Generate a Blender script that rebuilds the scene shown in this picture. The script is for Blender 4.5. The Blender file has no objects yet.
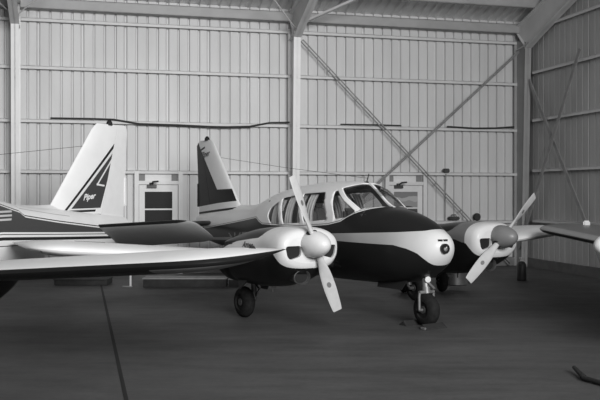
import bpy, bmesh, math, random
from mathutils import Vector, Matrix
random.seed(4)
PI = math.pi
COL = bpy.context.scene.collection

# ------------------------------------------------------------------ objects
def tag(o, label, cat, group=None):
    o['label'] = label; o['category'] = cat
    if group: o['group'] = group
    return o

def empty(name, loc=(0, 0, 0), rot=(0, 0, 0)):
    o = bpy.data.objects.new(name, None); COL.objects.link(o)
    o.location = loc; o.rotation_euler = rot; o.empty_display_size = .2
    return o

def obj(name, data, mat, parent=None, smooth=True, angle=40):
    """data = (verts, faces) or bmesh; ONE mesh object"""
    me = bpy.data.meshes.new(name)
    if isinstance(data, bmesh.types.BMesh):
        bm = data
    else:
        bm = bmesh.new()
        vs = [bm.verts.new(v) for v in data[0]]
        for f in data[1]:
            try: bm.faces.new([vs[i] for i in f])
            except ValueError: pass
    bmesh.ops.recalc_face_normals(bm, faces=bm.faces)
    for f in bm.faces: f.smooth = smooth
    if smooth:
        for e in bm.edges:
            if len(e.link_faces) == 2 and e.calc_face_angle(0) > math.radians(angle): e.smooth = False
    bm.to_mesh(me); bm.free()
    o = bpy.data.objects.new(name, me); COL.objects.link(o)
    if mat:
        for m in (mat if isinstance(mat, (list, tuple)) else [mat]): me.materials.append(m)
    if parent: o.parent = parent
    return o

def struct(name, data, mat, parent=None, smooth=False):
    o = obj(name, data, mat, parent, smooth)
    if parent is None: o['kind'] = 'structure'
    return o

def join(*ds):
    V, Fs = [], []
    for v, f in ds:
        b = len(V); V += [tuple(p) for p in v]; Fs += [tuple(i + b for i in q) for q in f]
    return V, Fs

def box(cx, cy, cz, sx, sy, sz):
    v = [(cx + i * sx / 2, cy + j * sy / 2, cz + k * sz / 2) for i in (-1, 1) for j in (-1, 1) for k in (-1, 1)]
    return v, [(0, 1, 3, 2), (4, 6, 7, 5), (0, 4, 5, 1), (2, 3, 7, 6), (0, 2, 6, 4), (1, 5, 7, 3)]

def rbox(cx, cy, cz, sx, sy, sz, r=.02, seg=2):
    bm = bmesh.new(); v, f = box(cx, cy, cz, sx, sy, sz)
    vs = [bm.verts.new(p) for p in v]
    for q in f: bm.faces.new([vs[i] for i in q])
    bmesh.ops.bevel(bm, geom=bm.edges[:], offset=r, segments=seg, affect='EDGES')
    bm.verts.index_update()
    d = [tuple(p.co) for p in bm.verts], [tuple(p.index for p in q.verts) for q in bm.faces]
    bm.free(); return d

def rings(rs, cap0=True, cap1=True, closed=True):
    n = len(rs[0]); V = [tuple(p) for r in rs for p in r]; Fs = []
    for i in range(len(rs) - 1):
        for j in range(n if closed else n - 1):
            k = (j + 1) % n
            Fs.append((i * n + j, i * n + k, (i + 1) * n + k, (i + 1) * n + j))
    if cap0: Fs.append(tuple(range(n)))
    if cap1: Fs.append(tuple((len(rs) - 1) * n + j for j in range(n)))
    return V, Fs

def frame(d):
    d = Vector(d).normalized()
    a = Vector((0, 0, 1)) if abs(d.z) < .9 else Vector((1, 0, 0))
    u = d.cross(a).normalized(); return u, d.cross(u).normalized()

def tube(pts, r, n=10):
    pts = [Vector(p) for p in pts]; rs = []
    for i, p in enumerate(pts):
        d = pts[min(i + 1, len(pts) - 1)] - pts[max(i - 1, 0)]
        u, w = frame(d); rr = r[i] if isinstance(r, (list, tuple)) else r
        rs.append([p + (u * math.cos(2 * PI * j / n) + w * math.sin(2 * PI * j / n)) * rr for j in range(n)])
    return rings(rs)

def lathe(prof, axis, o=(0, 0, 0), n=32):
    """prof: list of (along, radius) about axis through o"""
    o = Vector(o); d = Vector(axis).normalized(); u, w = frame(d)
    rs = [[o + d * a + (u * math.cos(2 * PI * j / n) + w * math.sin(2 * PI * j / n)) * max(r, 1e-4) for j in range(n)] for a, r in prof]
    return rings(rs)

def bar(p, q, sx, sy, up=(0, 0, 1)):
    p, q = Vector(p), Vector(q); d = (q - p).normalized(); up = Vector(up)
    s = d.cross(up).normalized(); t = s.cross(d).normalized()
    r = lambda c: [c + s * a * sx / 2 + t * b * sy / 2 for a, b in ((-1, -1), (1, -1), (1, 1), (-1, 1))]
    return rings([r(p), r(q)])

def xform(d, M): return [tuple(M @ Vector(p)) for p in d[0]], d[1]

def interp(tab, x):
    """smooth monotone-ish cubic through (x, v) pairs"""
    if x <= tab[0][0]: return tab[0][1]
    if x >= tab[-1][0]: return tab[-1][1]
    n = len(tab)
    for i in range(n - 1):
        if tab[i][0] <= x <= tab[i + 1][0]: break
    def slope(k):
        if k == 0 or k == n - 1:
            j = 0 if k == 0 else n - 2
            return (tab[j + 1][1] - tab[j][1]) / (tab[j + 1][0] - tab[j][0])
        a = (tab[k][1] - tab[k - 1][1]) / (tab[k][0] - tab[k - 1][0]); b = (tab[k + 1][1] - tab[k][1]) / (tab[k + 1][0] - tab[k][0])
        return 0 if a * b <= 0 else 2 * a * b / (a + b)
    x0, y0 = tab[i]; x1, y1 = tab[i + 1]; hh = x1 - x0; t = (x - x0) / hh; m0, m1 = slope(i), slope(i + 1)
    return (2*t**3-3*t*t+1)*y0 + (t**3-2*t*t+t)*hh*m0 + (-2*t**3+3*t*t)*y1 + (t**3-t*t)*hh*m1

# ------------------------------------------------------------------ materials
class S:
    """a shader socket with arithmetic"""
    nt = None
    def __init__(s, k): s.k = k
    @staticmethod
    def m(op, *a):
        n = S.nt.nodes.new('ShaderNodeMath'); n.operation = op
        for i, x in enumerate(a):
            if isinstance(x, S): S.nt.links.new(x.k, n.inputs[i])
            else: n.inputs[i].default_value = x
        return S(n.outputs[0])
    def __add__(s, o): return S.m('ADD', s, o)
    def __sub__(s, o): return S.m('SUBTRACT', s, o)
    def __rsub__(s, o): return S.m('SUBTRACT', o, s)
    def __mul__(s, o): return S.m('MULTIPLY', s, o)
    __radd__ = __add__; __rmul__ = __mul__
    def __lt__(s, o): return S.m('LESS_THAN', s, o)
    def __gt__(s, o): return S.m('GREATER_THAN', s, o)
    def __or__(s, o): return S.m('MAXIMUM', s, o)
    def __and__(s, o): return S.m('MULTIPLY', s, o)
    def inv(s): return 1 - s
    def abs(s): return S.m('ABSOLUTE', s)

X0, X1, ZS = -6.5, 3.5, 4.0
def curve(x, tab):
    n = S.nt.nodes.new('ShaderNodeFloatCurve'); c = n.mapping.curves[0]
    tab = [(min(max((a - X0) / (X1 - X0), 0), 1), min(max(b / ZS, 0), 1)) for a, b in tab]
    if tab[0][0] > 0: tab = [(0, tab[0][1])] + tab
    if tab[-1][0] < 1: tab = tab + [(1, tab[-1][1])]
    pts = c.points
    pts[0].location = tab[0]; pts[1].location = tab[-1]
    for t in tab[1:-1]: pts.new(*t)
    for p in pts: p.handle_type = 'VECTOR'
    n.mapping.update()
    nx = (x - X0) * (1 / (X1 - X0))
    S.nt.links.new(nx.k, n.inputs['Value'])
    return S(n.outputs[0]) * ZS

def poly(x, z, pts):
    """mask of a convex polygon, any order of turn"""
    a = sum(pts[i][0] * pts[(i + 1) % len(pts)][1] - pts[(i + 1) % len(pts)][0] * pts[i][1] for i in range(len(pts)))
    if a < 0: pts = pts[::-1]
    m = None
    for i in range(len(pts)):
        (x0, z0), (x1, z1) = pts[i], pts[(i + 1) % len(pts)]
        t = ((x * -(z1 - z0)) + (z * (x1 - x0)) + (x0 * (z1 - z0) - z0 * (x1 - x0))) > 0
        m = t if m is None else m & t
    return m

def line(x, z, p, q, w):
    d = Vector((q[0] - p[0], q[1] - p[1])).normalized() ; n = Vector((-d[1], d[0])) * w / 2
    return poly(x, z, [(p[0] + n[0], p[1] + n[1]), (p[0] - n[0], p[1] - n[1]), (q[0] - n[0], q[1] - n[1]), (q[0] + n[0], q[1] + n[1])])

def new_mat(name):
    m = bpy.data.materials.new(name); m.use_nodes = True
    nt = m.node_tree; b = nt.nodes['Principled BSDF']; S.nt = nt
    return m, nt, b

def grey(v): return (v, v, v, 1)

def flat(name, v, rough=.5, metal=0., noise=.0, scale=6., bump=0.):
    m, nt, b = new_mat(name)
    b.inputs['Roughness'].default_value = rough; b.inputs['Metallic'].default_value = metal
    tc = nt.nodes.new('ShaderNodeTexCoord'); nz = nt.nodes.new('ShaderNodeTexNoise')
    nz.inputs['Scale'].default_value = scale; nz.inputs['Detail'].default_value = 4
    nt.links.new(tc.outputs['Object'], nz.inputs['Vector'])
    cr = nt.nodes.new('ShaderNodeValToRGB')
    cr.color_ramp.elements[0].position = .3; cr.color_ramp.elements[1].position = .7
    cr.color_ramp.elements[0].color = grey(v * (1 - noise)); cr.color_ramp.elements[1].color = grey(v * (1 + noise))
    nt.links.new(nz.outputs['Fac'], cr.inputs['Fac']); nt.links.new(cr.outputs['Color'], b.inputs['Base Color'])
    if bump:
        bp = nt.nodes.new('ShaderNodeBump'); bp.inputs['Strength'].default_value = bump
        nt.links.new(nz.outputs['Fac'], bp.inputs['Height']); nt.links.new(bp.outputs['Normal'], b.inputs['Normal'])
    return m

def painted(name, fn, rough=.35):
    """fn(x, y, z) -> grey value socket or float, in the aircraft's own coordinates"""
    m, nt, b = new_mat(name)
    tc = nt.nodes.new('ShaderNodeTexCoord'); sp = nt.nodes.new('ShaderNodeSeparateXYZ')
    nt.links.new(tc.outputs['Object'], sp.inputs[0])
    v = fn(*[S(sp.outputs[i]) for i in range(3)])
    nz = nt.nodes.new('ShaderNodeTexNoise'); nz.inputs['Scale'].default_value = 3; nz.inputs['Detail'].default_value = 3
    nt.links.new(tc.outputs['Object'], nz.inputs['Vector'])
    v = v * (.92 + S(nz.outputs['Fac']) * .16)
    cb = nt.nodes.new('ShaderNodeCombineColor')
    for i in range(3): nt.links.new(v.k, cb.inputs[i])
    nt.links.new(cb.outputs[0], b.inputs['Base Color'])
    b.inputs['Roughness'].default_value = rough; b.inputs['Specular IOR Level'].default_value = .2
    return m

def mix(mask, a, b): return mask * a + (1 - mask) * b     # a where mask

M_tyre = flat('tyre_rubber', .016, .75, 0, .3, 20)
M_alu = flat('bare_metal', .5, .35, .8, .15)
M_dkmet = flat('dark_metal', .05, .5, .3, .3)
M_black = flat('black_recess', .006, .8)
M_blade = flat('blade_paint', .50, .38, 0, .06, 9)
M_white = flat('white_trim', .78, .4, 0, .04)
M_seat = flat('seat_fabric', .10, .9, 0, .2)
M_curtain = flat('curtain_cloth', .75, .9, 0, .1)
M_interior = flat('cabin_lining', .22, .9, 0, .1)
M_letter = flat('registration_paint', .22, .4)
M_script = flat('script_paint', .03, .4)
M_lens = flat('lamp_lens', .02, .1)

M_tyre.node_tree.nodes['Principled BSDF'].inputs['Specular IOR Level'].default_value = .15
def glass_mat():
    m, nt, b = new_mat('window_glass')
    out = nt.nodes['Material Output']
    tr = nt.nodes.new('ShaderNodeBsdfTransparent'); gl = nt.nodes.new('ShaderNodeBsdfGlossy'); mx = nt.nodes.new('ShaderNodeMixShader')
    tr.inputs[0].default_value = grey(.72); gl.inputs['Roughness'].default_value = .03; gl.inputs[0].default_value = grey(.9)
    lw = nt.nodes.new('ShaderNodeLayerWeight'); fr = S.m('POWER', S(lw.outputs['Facing']), 4.0) * .35 + .035
    nt.links.new(fr.k, mx.inputs[0]); nt.links.new(tr.outputs[0], mx.inputs[1]); nt.links.new(gl.outputs[0], mx.inputs[2])
    nt.links.new(mx.outputs[0], out.inputs[0]); return m
M_glass = glass_mat()

# ------------------------------------------------------------------ the aircraft's shape (x forward, y to port, z up, wheels on z=0)
ZT = [(-5.02,1.40),(-4.6,1.46),(-3.3,1.60),(-2.6,1.66),(-2.2,1.73),(-1.58,1.90),(-1.09,1.99),(-.47,2.055),(.23,2.09),(.62,2.085),(.88,2.05),(1.12,1.90),(1.34,1.745),(1.47,1.69),(1.72,1.645),(2.02,1.565),(2.25,1.475),(2.42,1.39),(2.53,1.33),(2.60,1.25),(2.64,1.17)]
ZB = [(-5.02,1.02),(-4.6,.93),(-3.6,.80),(-2.5,.66),(-1.2,.56),(0,.52),(1.2,.54),(1.9,.60),(2.2,.69),(2.40,.80),(2.53,.92),(2.60,1.02),(2.64,1.10)]
WW = [(-5.02,.09),(-4.6,.15),(-3.5,.29),(-2.5,.42),(-1.5,.555),(-.5,.63),(.4,.645),(1.2,.63),(1.8,.55),(2.1,.46),(2.33,.345),(2.48,.255),(2.57,.175),(2.615,.11),(2.64,.04)]
NT = [(-5.02,2.0),(-2.5,2.1),(-1,2.45),(.8,2.5),(1.45,2.35),(2.64,2.1)]
def sect(x):
    zt, zb, w = interp(ZT, x), interp(ZB, x), interp(WW, x)
    return zt, zb, w, zb + (zt - zb) * .46, interp(NT, x)
def fus_pt(x, a, off=0):
    zt, zb, w, zc, n = sect(x); c, s = math.cos(a), math.sin(a)
    H = (zt - zc) if s > 0 else (zc - zb)
    pw = lambda v: math.copysign(abs(v) ** (2 / n), v)
    return Vector((x, (w + off) * pw(c), zc + (H + off) * pw(s)))
def fus_y(x, z, off=0.):
    zt, zb, w, zc, n = sect(x); H = (zt - zc) if z > zc else (zc - zb)
    v = min(abs((z - zc) / H), 1)
    return (w * (1 - v ** n) ** (1 / n)) + off
def fus_mesh(x0, x1, nx, off=0, na=72):
    xs = [x0 + (x1 - x0) * i / nx for i in range(nx + 1)]
    return rings([[fus_pt(x, 2 * PI * j / na, off) for j in range(na)] for x in xs])

def foil(s, t):      # NACA half thickness, chord 1
    return 5 * t * (.2969 * math.sqrt(s) - .126 * s - .3516 * s * s + .2843 * s ** 3 - .1036 * s ** 4)

def foil_ring(le, te, t, s0=0., s1=1., n=14):
    """le, te points (Vector); thickness direction added by caller: returns list of (point, half)"""
    ss = [s0 + (s1 - s0) * (1 - math.cos(PI * i / n)) / 2 for i in range(n + 1)]
    ch = (te - le).length
    return [(le.lerp(te, s), foil(s, t) * ch) for s in ss]

def slab(secs, s0=0., s1=1., n=14, nrm=None, low=1.):
    """secs: list of (le, te, t, normal) lofted aerofoil solid"""
    rs = []
    for le, te, t, nv in secs:
        r = foil_ring(Vector(le), Vector(te), t, s0, s1, n); nv = Vector(nv)
        rs.append([p + nv * h for p, h in r] + [p - nv * (h * low) for p, h in reversed(r)])
    return rings(rs)

WX0, WX1 = .72, -.92
def wing_sec(y, side, dz=0.):
    k = max(0, (y - 4.95) / .69); k = min(k, 1)
    e = math.sqrt(max(0, 1 - k ** 3.2))
    mid = (WX0 * .55 + WX1 * .45)
    le = mid + (WX0 - mid) * (.28 + .72 * e); te = mid + (WX1 - mid) * (.55 + .45 * e)
    z = .885 + .077 * (y - .5) + dz
    return (le, side * y, z), (te, side * y, z + .03), .125 * (.30 + .70 * e), (0, -.08 * side, 1)

ST = {}
def boolean_cut(o, cutters):
    for c in cutters:
        co = obj('cut', c, None, o.parent, False)
        md = o.modifiers.new('b', 'BOOLEAN'); md.operation = 'DIFFERENCE'; md.solver = 'EXACT'; md.object = co
        o.modifiers.active = md
        dg = bpy.context.evaluated_depsgraph_get(); dg.update()
        me = bpy.data.meshes.new_from_object(o.evaluated_get(dg))
        o.modifiers.remove(md); old = o.data; o.data = me; bpy.data.meshes.remove(old)
        cm = co.data; bpy.data.objects.remove(co); bpy.data.meshes.remove(cm)

def apply_mods(o):
    dg = bpy.context.evaluated_depsgraph_get(); dg.update()
    me = bpy.data.meshes.new_from_object(o.evaluated_get(dg)); o.modifiers.clear(); old = o.data; o.data = me; bpy.data.meshes.remove(old)

def prism_y(pts, y0, y1):
    return rings([[(x, y0, z) for x, z in pts], [(x, y1, z) for x, z in pts]])

def roundpoly(pts, r, n=4):
    out = []
    for i, p in enumerate(pts):
        p = Vector(p); a = Vector(pts[i - 1]); b = Vector(pts[(i + 1) % len(pts)])
        da, db = (a - p), (b - p); rr = min(r, da.length * .45, db.length * .45)
        A, B = p + da.normalized() * rr, p + db.normalized() * rr
        for k in range(n + 1):
            t = k / n; out.append(tuple(A * (1 - t) ** 2 + p * 2 * t * (1 - t) + B * t * t))
    return out

def text_mesh(txt, size, shear=0., bold=0.):
    cu = bpy.data.curves.new('t', 'FONT'); cu.body = txt; cu.size = size; cu.shear = shear; cu.offset = bold; cu.resolution_u = 4
    to = bpy.data.objects.new('t', cu); COL.objects.link(to)
    dg = bpy.context.evaluated_depsgraph_get(); dg.update()
    me = bpy.data.meshes.new_from_object(to.evaluated_get(dg))
    d = [(v.co.x, v.co.y) for v in me.vertices], [tuple(p.vertices) for p in me.polygons]
    bpy.data.objects.remove(to); bpy.data.curves.remove(cu); bpy.data.meshes.remove(me)
    return d

WINDOWS = [
    ('rear', [(-.80,1.375),(-1.13,1.375),(-1.29,1.50),(-1.24,1.64),(-1.0,1.755)], .07),
    ('mid', [(-.68,1.385),(-.92,1.81),(-.38,1.875),(-.13,1.42)], .05),
    ('fore', [(-.04,1.43),(-.28,1.885),(.35,1.915),(.62,1.49)], .05),
    ('door', [(.81,1.50),(.67,1.72),(.57,1.925),(.655,1.935),(1.185,1.625),(1.06,1.535)], .03),
]
WS = [(.672,1.965),(.90,2.05),(.95,2.3),(1.7,2.3),(1.6,1.77),(1.47,1.70),(1.35,1.692),(1.25,1.662),(1.222,1.638)]

def air_wheel(name, parent, o, R, W, hubr, ax=(0, 1, 0)):
    o = Vector(o)
    p = []
    n = 14
    for i in range(n + 1):
        a = -PI / 2 * 1.25 + PI * 1.25 * i / n
        p.append((W / 2 * math.sin(a) * (1 if abs(math.sin(a)) < 1 else 1), R - W * .55 + W * .55 * math.cos(a)))
    p = [(-W * .36, hubr)] + [q for q in p if q[1] > hubr] + [(W * .36, hubr)]
    t = obj('tire', lathe(p, ax, o, 40), M_tyre, parent)
    h = lathe([(-W*.44, .02), (-W*.44, hubr*.45), (-W*.30, hubr*.5), (-W*.28, hubr*.85), (-W*.37, hubr*1.03), (W*.37, hubr*1.03), (W*.28, hubr*.85), (W*.30, hubr*.5), (W*.44, hubr*.45), (W*.44, .02)], ax, o, 28)
    obj('wheel_hub', h, M_hub, parent)
M_hub = flat('hub_metal', .07, .5, .3, .2)

def make_aircraft(loc, rot, P, detail=True):
    root = empty('twin_engine_airplane', loc, rot)
    # ---- fuselage shell with cut window openings
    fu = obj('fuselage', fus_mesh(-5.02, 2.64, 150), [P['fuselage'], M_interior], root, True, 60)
    md = fu.modifiers.new('s', 'SOLIDIFY'); md.thickness = .018; md.offset = -1; md.material_offset = 1; md.material_offset_rim = 0
    apply_mods(fu)
    cuts = [prism_y(roundpoly(p, r), -1.2, 1.2) for _, p, r in WINDOWS] + [prism_y(roundpoly(WS, .03, 3), -1.2, 1.2)]
    boolean_cut(fu, cuts)
    for p in fu.data.polygons: p.use_smooth = True
    # glass lies inside the shell thickness
    for nm, pts, r in WINDOWS:
        xs = [q[0] for q in pts]; zs = [q[1] for q in pts]
        for sd in (-1, 1):
            nx, nz = 10, 10; g = []
            for i in range(nx + 1):
                x = min(xs) - .03 + (max(xs) - min(xs) + .06) * i / nx
                g.append([(x, sd * fus_y(x, min(zs) - .03 + (max(zs) - min(zs) + .06) * j / nz, -.018), min(zs) - .03 + (max(zs) - min(zs) + .06) * j / nz) for j in range(nz + 1)])
            obj('side_window', rings(g, False, False, False), M_glass, fu)
    for sd in (-1, 1):
        g = []
        for i in range(17):
            x = .62 + .90 * i / 16
            zt, zb, w, zc, n = sect(x); zmin = max(1.58, 1.985 - (x - .65) * .589 - .06)
            v = min(1, (zmin - zc) / (zt - zc)); amin = math.asin(max(0, min(1, v)) ** (n / 2))
            row = []
            for j in range(13):
                a = amin + (PI / 2 - amin) * j / 12
                q = fus_pt(x, a, -.016); row.append((q.x, sd * q.y, q.z))
            g.append(row)
        obj('windshield_pane', rings(g, False, False, False), M_glass, fu)
    # windshield centre post and the two side posts
    pts = []
    for i in range(13):
        x = .87 + .61 * i / 12; q = fus_pt(x, PI / 2, .006); pts.append(q)
    rs = [[(q.x, -.02, q.z), (q.x, .02, q.z), (q.x, .02, q.z - .03), (q.x, -.02, q.z - .03)] for q in pts]
    obj('windshield_post', rings(rs), M_white, fu)
    for sd in (-1, 1):
        rs = []
        for i in range(9):
            t = i / 8; x = .645 + .56 * t; z = 1.955 - .325 * t
            y = fus_y(x, z, .006); y2 = fus_y(x + .022, z + .030, .006)
            rs.append([(x - .006, sd * y, z - .004), (x + .022, sd * y2, z + .030), (x + .022, sd * (y2 - .03), z + .030), (x - .006, sd * (y - .03), z - .004)])
        obj('windshield_post', rings(rs), M_white, fu)
    if detail:
        # cabin inside
        for (sx, sy) in ((.45, -.3), (.45, .3), (-.45, -.3), (-.45, .3)):
            s = join(rbox(sx, sy, .98, .46, .44, .16, .05), xform(rbox(0, 0, .32, .13, .44, .68, .05), Matrix.Translation((sx - .26, sy, 1.0)) @ Matrix.Rotation(-.2, 4, 'Y')))
            obj('seat', s, M_seat, root)
        obj('instrument_panel', rbox(1.30, 0, 1.48, .12, 1.0, .30, .04), M_dkmet, root)
        obj('cabin_floor', rbox(.2, 0, .84, 2.6, 1.0, .05, .01), M_interior, root)
        obj('rear_bulkhead', rbox(-1.42, 0, 1.3, .04, .85, .95, .01), M_interior, root)
        for sd in (-1, 1):
            for (xa, xb, za, zb_) in ((-1.22, -1.02, 1.36, 1.72), (-.98, -.86, 1.36, 1.78), (-.74, -.52, 1.36, 1.85), (-.34, -.22, 1.38, 1.88), (-.12, .10, 1.38, 1.88)):
                g = []
                for i in range(25):
                    x = xa + (xb - xa) * i / 24; wv = .018 * math.sin(i * .8)
                    g.append([(x, sd * (min(fus_y(x, z, -.075), .54) + wv), z) for z in [za + (zb_ - za) * j / 6 for j in range(7)]])
                obj('window_curtain', rings(g, False, False, False), M_curtain, root)
    # roof antenna mast, small beacon
    obj('antenna_mast', join(tube([(.80, 0, 2.05), (.86, 0, 2.20)], [.012, .008], 8), rbox(.80, 0, 2.065, .10, .04, .03, .01)), M_dkmet, root)
    obj('antenna_wire', tube([(.83, .0, 2.13), (-1.6, .0, 2.36), (-4.0, 0, 2.62)], .0035, 5), M_dkmet, root)
    # nose: landing light and pitot ports
    def nose_x(y, z):
        x = 2.635
        while x > 1.5 and not (sect(x)[1] < z < sect(x)[0] and fus_y(x, z) > abs(y)): x -= .004
        return x
    def nose_n(y, z):
        e = .03; return Vector((1, -(nose_x(y + e, z) - nose_x(y - e, z)) / (2 * e), -(nose_x(y, z + e) - nose_x(y, z - e)) / (2 * e))).normalized()
    ly, lz = -.06, 1.13
    q = Vector((nose_x(ly, lz), ly, lz)); nv = nose_n(ly, lz)
    obj('landing_light', lathe([(-.06, .072), (.014, .072), (.016, .060), (.004, .054), (.0, .0)], nv, q, 24), M_lens, fu)
    obj('landing_light_bulb', lathe([(.0, .03), (.014, .026), (.018, .0)], nv, q + Vector((0, .01, -.01)), 14), M_alu, fu)
    for (vy, vz) in ((-.10, 1.245), (-.025, 1.245)):
        q = Vector((nose_x(vy, vz), vy, vz)); u_ = nose_n(vy, vz).cross(Vector((0, 0, 1))).normalized()
        obj('nose_vent', bar(q - u_ * .032, q + u_ * .032, .03, .026), M_black, fu)
    # ---- registration lettering on both sides of the aft fuselage
    if P.get('reg'):
        v, f = text_mesh(P['reg'], .30, 0, .004)
        w = max(a for a, b in v); x0, x1 = P['reg_x']; k = (x1 - x0) / w
        for sd in (-1, 1):
            V = []
            for a, b in v:
                x = x0 + a * k if sd < 0 else x1 - a * k
                z = P['reg_z'] + (x - x0) * .06 + b * 1.0
                V.append((x, sd * fus_y(x, z, .005), z))
            obj('registration_lettering', (V, f), M_letter, fu, False)
    # ---- fin, rudder
    def fin_sec(z, xl, xt, t=.085): return ((xl, 0, z), (xt, 0, z), t, (0, 1, 0))
    zs = [1.42, 1.64, 2.0, 2.4, 2.75, 2.90, 2.965, 3.0, 3.01]
    le = lambda z: -3.17 - (z - 1.64) * ((1.19 - P.get('fin_top', 0)) / 1.36)
    te = lambda z: -4.98 - (z - 1.45) * .08
    secs = []
    for z in zs:
        k = max(0, (z - 2.90) / .11); a, b = le(z) - .05 * k * k, te(z) + .20 * k ** 2.2 * P.get('fin_clip', 1)
        secs.append(fin_sec(z, a, b, .085 * (1 - .6 * k)))
    sh = .66
    obj('fin', slab(secs, 0, sh, 14), P['fin'], root, True, 50)
    rs2 = [fin_sec(1.33, le(1.33), te(1.33) + .05)] + secs
    ru = obj('rudder', slab(rs2, sh + .006, 1, 8), P['rudder'], root, True, 50)
    obj('rudder_trim_tab', rbox(-5.03, 0, 1.85, .06, .03, .5, .008), P['rudder'], ru)
    obj('fin_beacon', lathe([(0, .055), (.05, .05), (.085, .03), (.1, 0)], (0, 0, 1), (-4.62, 0, 2.995), 16), M_black, root)
    # dorsal fillet from the cabin roof into the fin
    ds = []
    for i in range(9):
        t = i / 8; x = -2.5 - 1.5 * t; zt = interp(ZT, x); hh = .01 + .13 * t ** 1.3; ww = .10 * (1 - t) + .05
        ds.append([(x, -ww, zt - .05), (x, -.03, zt + hh * .7), (x, 0, zt + hh), (x, .03, zt + hh * .7), (x, ww, zt - .05)])
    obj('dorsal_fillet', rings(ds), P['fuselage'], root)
    for sd in (-1, 1):
        if P.get('script_fin'):
            v, f = text_mesh(P['script_fin'], .17, .35, .003); w = max(a for a, b in v)
            V = []
            for a, b in v:
                u = a - w / 2
                V.append((-4.60 + (u if sd < 0 else -u) * 1.0, sd * .048, 2.66 + b + (u * .12)))
            obj('script_lettering', (V, f), M_script if P['script_dark'] else M_white, root, False)
        if P.get('fin_emblem'):
            v, f = text_mesh('Piper', .135, .4, .004); w = max(a for a, b in v)
            obj('script_lettering', ([(-4.02 + (a - w / 2) * (1 if sd < 0 else -1), sd * .075, 1.74 + b + .1 * (a - w / 2)) for a, b in v], f), M_white, root, False)
    # ---- stabilator (all-moving)
    sa = P['stab']
    for sd in (-1, 1):
        secs = []
        for y in [.10, .6, 1.2, 1.70, 1.88, 1.95, 1.985, 2.0]:
            k = max(0, (y - 1.735) / .265); e = math.sqrt(max(0, 1 - k * k))
            R = Matrix.Rotation(sa, 3, 'Y')
            lex, tex = .38 - .10 * y / 2.2, -.58
            a = R @ Vector((lex * (.35 + .65 * e), 0, 0)); b = R @ Vector((tex * (.6 + .4 * e), 0, 0)); nv = R @ Vector((0, 0, 1))
            o = Vector((-4.42, sd * y, P.get('stab_z', 1.27) + (y - 1.1) * P.get('stab_dihedral', 0)))
            secs.append((o + a, o + b, .11 * (.2 + .8 * e), nv))
        st = obj('stabilator', slab(secs, 0, 1, 12), P['stabm'], root, True, 50)
        R = Matrix.Translation((-4.42, 0, P.get('stab_z', 1.27))) @ Matrix.Rotation(sa, 4, 'Y')
        obj('trim_tab_horn', xform(rbox(-.50, sd * .42, -.03, .22, .10, .07, .015), R), M_dkmet, st)
    # ---- wings
    for sd in (-1, 1):
        ys = [.35, .9, 1.7, 2.6, 3.6, 4.5, 4.95, 5.15, 5.3, 5.42, 5.52, 5.58, 5.62, 5.636, 5.64]
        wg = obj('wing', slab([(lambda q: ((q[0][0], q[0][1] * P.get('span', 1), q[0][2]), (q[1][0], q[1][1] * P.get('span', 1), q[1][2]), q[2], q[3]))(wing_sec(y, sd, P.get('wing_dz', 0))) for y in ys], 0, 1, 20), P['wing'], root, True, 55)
        obj('wing_navigation_light', lathe([(-.06, .012), (-.04, .03), (0, .036), (.03, .03), (.05, .0)], (.75, sd * .62, .1), (P.get('nav_x', .45), sd * P.get('nav_y', 5.50), P.get('nav_z', 1.262) + P.get('wing_dz', 0)), 16), M_black, wg)
        for y in (1.2, 2.3, 3.4, 4.6):
            zz = .885 + .077 * (y - .5) + P.get('wing_dz', 0)
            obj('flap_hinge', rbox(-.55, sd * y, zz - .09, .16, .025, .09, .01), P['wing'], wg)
        # fillet where wing meets body
        fs = []
        for i in range(9):
            t = i / 8; x = .85 - 2.3 * t; yb = fus_y(x, .84, -.03); hh = .15 * math.sin(PI * min(1, t)) ** .8 + .012
            fs.append([(x, sd * yb, .84 + hh * 1.25), (x, sd * (yb + .05), .84 + hh * .7), (x, sd * (yb + hh), .84 + hh * .1), (x, sd * (yb + hh * .6), .78), (x, sd * yb, .76)])
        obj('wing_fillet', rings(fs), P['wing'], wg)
        # ---- nacelle
        cy = P.get('engine_y', (-1.73, 1.73))[0 if sd < 0 else 1]
        NX = [(-.98,.98,.94,.03),(-.8,1.01,.88,.16),(-.6,1.04,.74,.25),(-.45,1.07,.66,.30),(-.2,1.14,.56,.35),(.1,1.235,.545,.39),(.3,1.30,.54,.41),(.8,1.40,.55,.445),(1.15,1.43,.58,.455),(1.40,1.44,.64,.48),(1.58,1.44,.72,.49),(1.69,1.43,.79,.485),(1.755,1.41,.85,.465),(1.795,1.375,.90,.43),(1.81,1.33,.95,.37)]
        tz = lambda k, x: interp([(r[0], r[k]) for r in NX], x)
        rr = []
        N = 56
        for i in range(61):
            x = -.98 + 2.79 * (1 - (1 - i / 60) ** 1.5); zt, zb, w = tz(1, x), tz(2, x), tz(3, x); zc = min(1.15, (zt + zb) / 2 + .12 if x < 0 else 1.15); zc = min(zc, zt - .02)
            n = 2.5; pw = lambda v: math.copysign(abs(v) ** (2 / n), v)
            rr.append([(x, cy + w * pw(math.cos(2 * PI * j / N)), zc + ((zt - zc) if math.sin(2 * PI * j / N) > 0 else (zc - zb)) * pw(math.sin(2 * PI * j / N))) for j in range(N)])
        na = obj('engine_nacelle', rings(rr), P['nacelle'], root, True, 50)
        cut = []
        for s2 in (-1, 1):
            yy = cy + s2 * .29
            pp = roundpoly([(yy - .125, 1.19), (yy + .125, 1.19), (yy + .125 - .03 * (s2 > 0), 1.05), (yy + .05 * s2 - .0, 1.005), (yy - .125 + .03 * (s2 < 0), 1.05)], .05)
            cut.append(rings([[(1.45, a, b) for a, b in pp], [(2.1, a, b) for a, b in pp]]))
        boolean_cut(na, cut)
        for p in na.data.polygons: p.use_smooth = len(p.vertices) <= 4
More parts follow.
